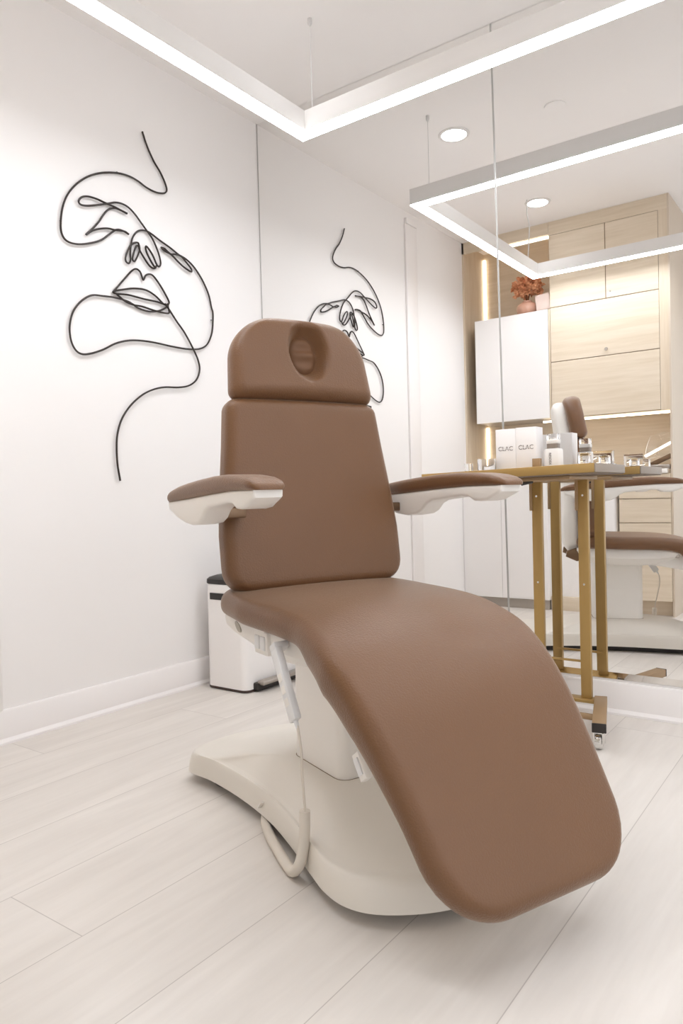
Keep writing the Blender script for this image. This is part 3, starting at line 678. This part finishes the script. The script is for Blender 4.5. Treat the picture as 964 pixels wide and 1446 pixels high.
# LED strips
def led(name, a, b, lab):
    o = MB().box(a, b).build(name, M_led, smooth=0); return tag(o, lab, 'LED strip', 'warm LED strips of the cabinet wall')
led('led_strip', (.018, YN+.001, 2.15), (.033, YN+.016, 2.70), 'vertical warm LED strip in the niche above the white wall cupboard')
led('led_strip', (.018, YN+.001, .98), (.033, YN+.016, 1.365), 'vertical warm LED strip below the white wall cupboard')
led('led_strip', (.33, YF-.045, 2.650), (.672, YF-.025, 2.664), 'horizontal warm LED strip at the top of the niche with the vase')
led('led_strip', (.58, YF-.10, 1.345), (1.455, YF-.085, 1.358), 'long horizontal warm LED strip under the wall cupboards')
# counter and base units
ct = MB().box((.016, YN+.003, .945), (1.44, YF+.03, .975), .002).build('counter_top', M_counter); tag(ct, 'white stone worktop running along the cabinet wall', 'worktop')
bw = thing('base_cabinet', 'white gloss base cupboard with grey toe kick at the left of the cabinet wall', 'cabinet', (.32, -2.42, 0))
W0(MB().box((.002, YF+.0005, .07), (.656, YF+.06, .944)), bw).build('carcass', M_lacq, bw, 0)
for x0, x1 in ((.002, .31), (.31, .656)):
    W0(MB().box((x0+.001, YF+.06, .072), (x1-.001, YF+.08, .942), .001), bw).build('door', M_lacq, bw, 0)
W0(MB().box((.016, YN+.02, 0), (.65, YF+.05, .07)), bw).build('toe_kick', M_kick, bw, 0)
bo = thing('base_cabinet', 'pale oak base cupboard under the worktop at the right of the cabinet wall', 'cabinet', (1.3, -2.45, 0))
W0(MB().box((1.13, YN+.001, .10), (XE, YF-.005, .944)), bo).build('carcass', M_woodv, bo, 0)
for zz0, zz1 in ((.10, .62), (.62, .78), (.78, .944)):
    W0(MB().box((1.132, YF-.005, zz0+g), (XE-.002, YF+.013, zz1-g), .001), bo).build('drawer', M_wood, bo, 0)
W0(MB().box((1.13, YN+.02, 0), (XE, YF-.06, .10)), bo).build('toe_kick', M_wood, bo, 0)
pl = MB().box((.66, YN+.001, 0), (1.125, YF+.04, .098), .002).build('plinth', M_wood); tag(pl, 'low pale oak plinth under the white appliance', 'plinth')
ap = thing('appliance', 'white upright appliance with rounded top on the oak plinth under the worktop', 'appliance', (.887, -2.45, .098))
V, Fc = rbox(-.226, .226, -.16, .16, .03, [(0, 1), (.70, 1)]); link('body', V, Fc, M_lacq, ap)
V, Fc = rbox(-.226, .226, -.16, .16, .03, [(.703, 1.005), (.725, 1.005), (.738, .96), (.742, .9)]); link('lid', V, Fc, M_lacq, ap)
MB().box((.10, .160, .60), (.15, .166, .606), .001).build('badge', M_kick, ap)
MB().box((.08, .160, .50), (.13, .172, .515), .004).build('latch', M_chrome, ap)
# side end of the cabinet block
en = MB().box((XE, -2.95, 0), (XE+.012, YF+.002, HC-.001)).build('trim_3', mat('cream_end_panel', srgb(206, 192, 174), .5), smooth=0); struct(en)
# acrylic magnifier shield with its bronze arm on the worktop
ms = thing('desk_magnifier', 'clear acrylic shield on a bronze arm standing on the worktop by the end panel', 'lamp', (1.33, -2.42, .975))
MB().prism([(-.06, .07), (-.045, .16), (-.02, .225), (.06, .245), (.11, .24), (.11, .09)], -.004, .004, 1, .001).build('shield', M_glass, ms)
MB().bar((-.02, 0, .03), (.11, 0, .09), .03, .03, .004).build('arm', M_hinge, ms)
MB().box((-.03, -.05, 0), (.11, .05, .03), .006).build('foot', M_steel, ms)
MB().bar((-.055, .008, .09), (.11, .008, .175), .016, .014, .002).build('light_bar', M_bar, ms)

# vase with dried flowers, and a pale packet, on the white wall cupboard
vs = thing('flower_vase', 'round blush pink vase with rust orange dried flowers on the white wall cupboard', 'vase', (.465, -2.42, 2.141))
MB().lathe([(0, 0), (.045, 0), (.07, .02), (.082, .05), (.075, .08), (.05, .098), (.034, .104), (.034, .112), (.028, .112), (.026, .10), (0, .09)], n=28).build('vase', M_pinkg, vs, 60)
fl = MB()
for k in range(170):
    a = random.uniform(0, 2*PI); e = math.acos(random.uniform(-.55, 1)); rr_ = random.uniform(.06, .112)
    c = Vector((rr_*math.sin(e)*math.cos(a), rr_*.8*math.sin(e)*math.sin(a), .205+rr_*.95*math.cos(e)))
    for q in range(4):
        b = random.uniform(0, 2*PI); u = Vector((math.cos(b), math.sin(b), random.uniform(-.6, .6))).normalized(); v_ = u.orthogonal().normalized(); s_ = random.uniform(.018, .032)
        fl.add([c, c+u*s_*.6+v_*s_*.5, c+u*s_*1.2+u.cross(v_)*s_*.3, c+u*s_*.6-v_*s_*.5], [(0, 1, 2, 3)])
bq = fl.build('bouquet', M_flower, vs, 0); bq['kind'] = 'stuff'
st = MB()
for k in range(5): st.tube([(0, 0, .09), (.03*math.cos(k*1.3), .03*math.sin(k*1.3), .2)], .003, 6)
st.build('stem', mat('brown_stem', srgb(120, 80, 52), .8), vs)
pk = MB().box((-.055, -.03, 0), (.055, .03, .125), .012, 3, Matrix.Rotation(R(-6), 4, 'Y')).build('wrapped_packet', M_blush); pk.location = (.612, -2.38, 2.147)
tag(pk, 'pale blush wrapped packet beside the flower vase on the white wall cupboard', 'packet')
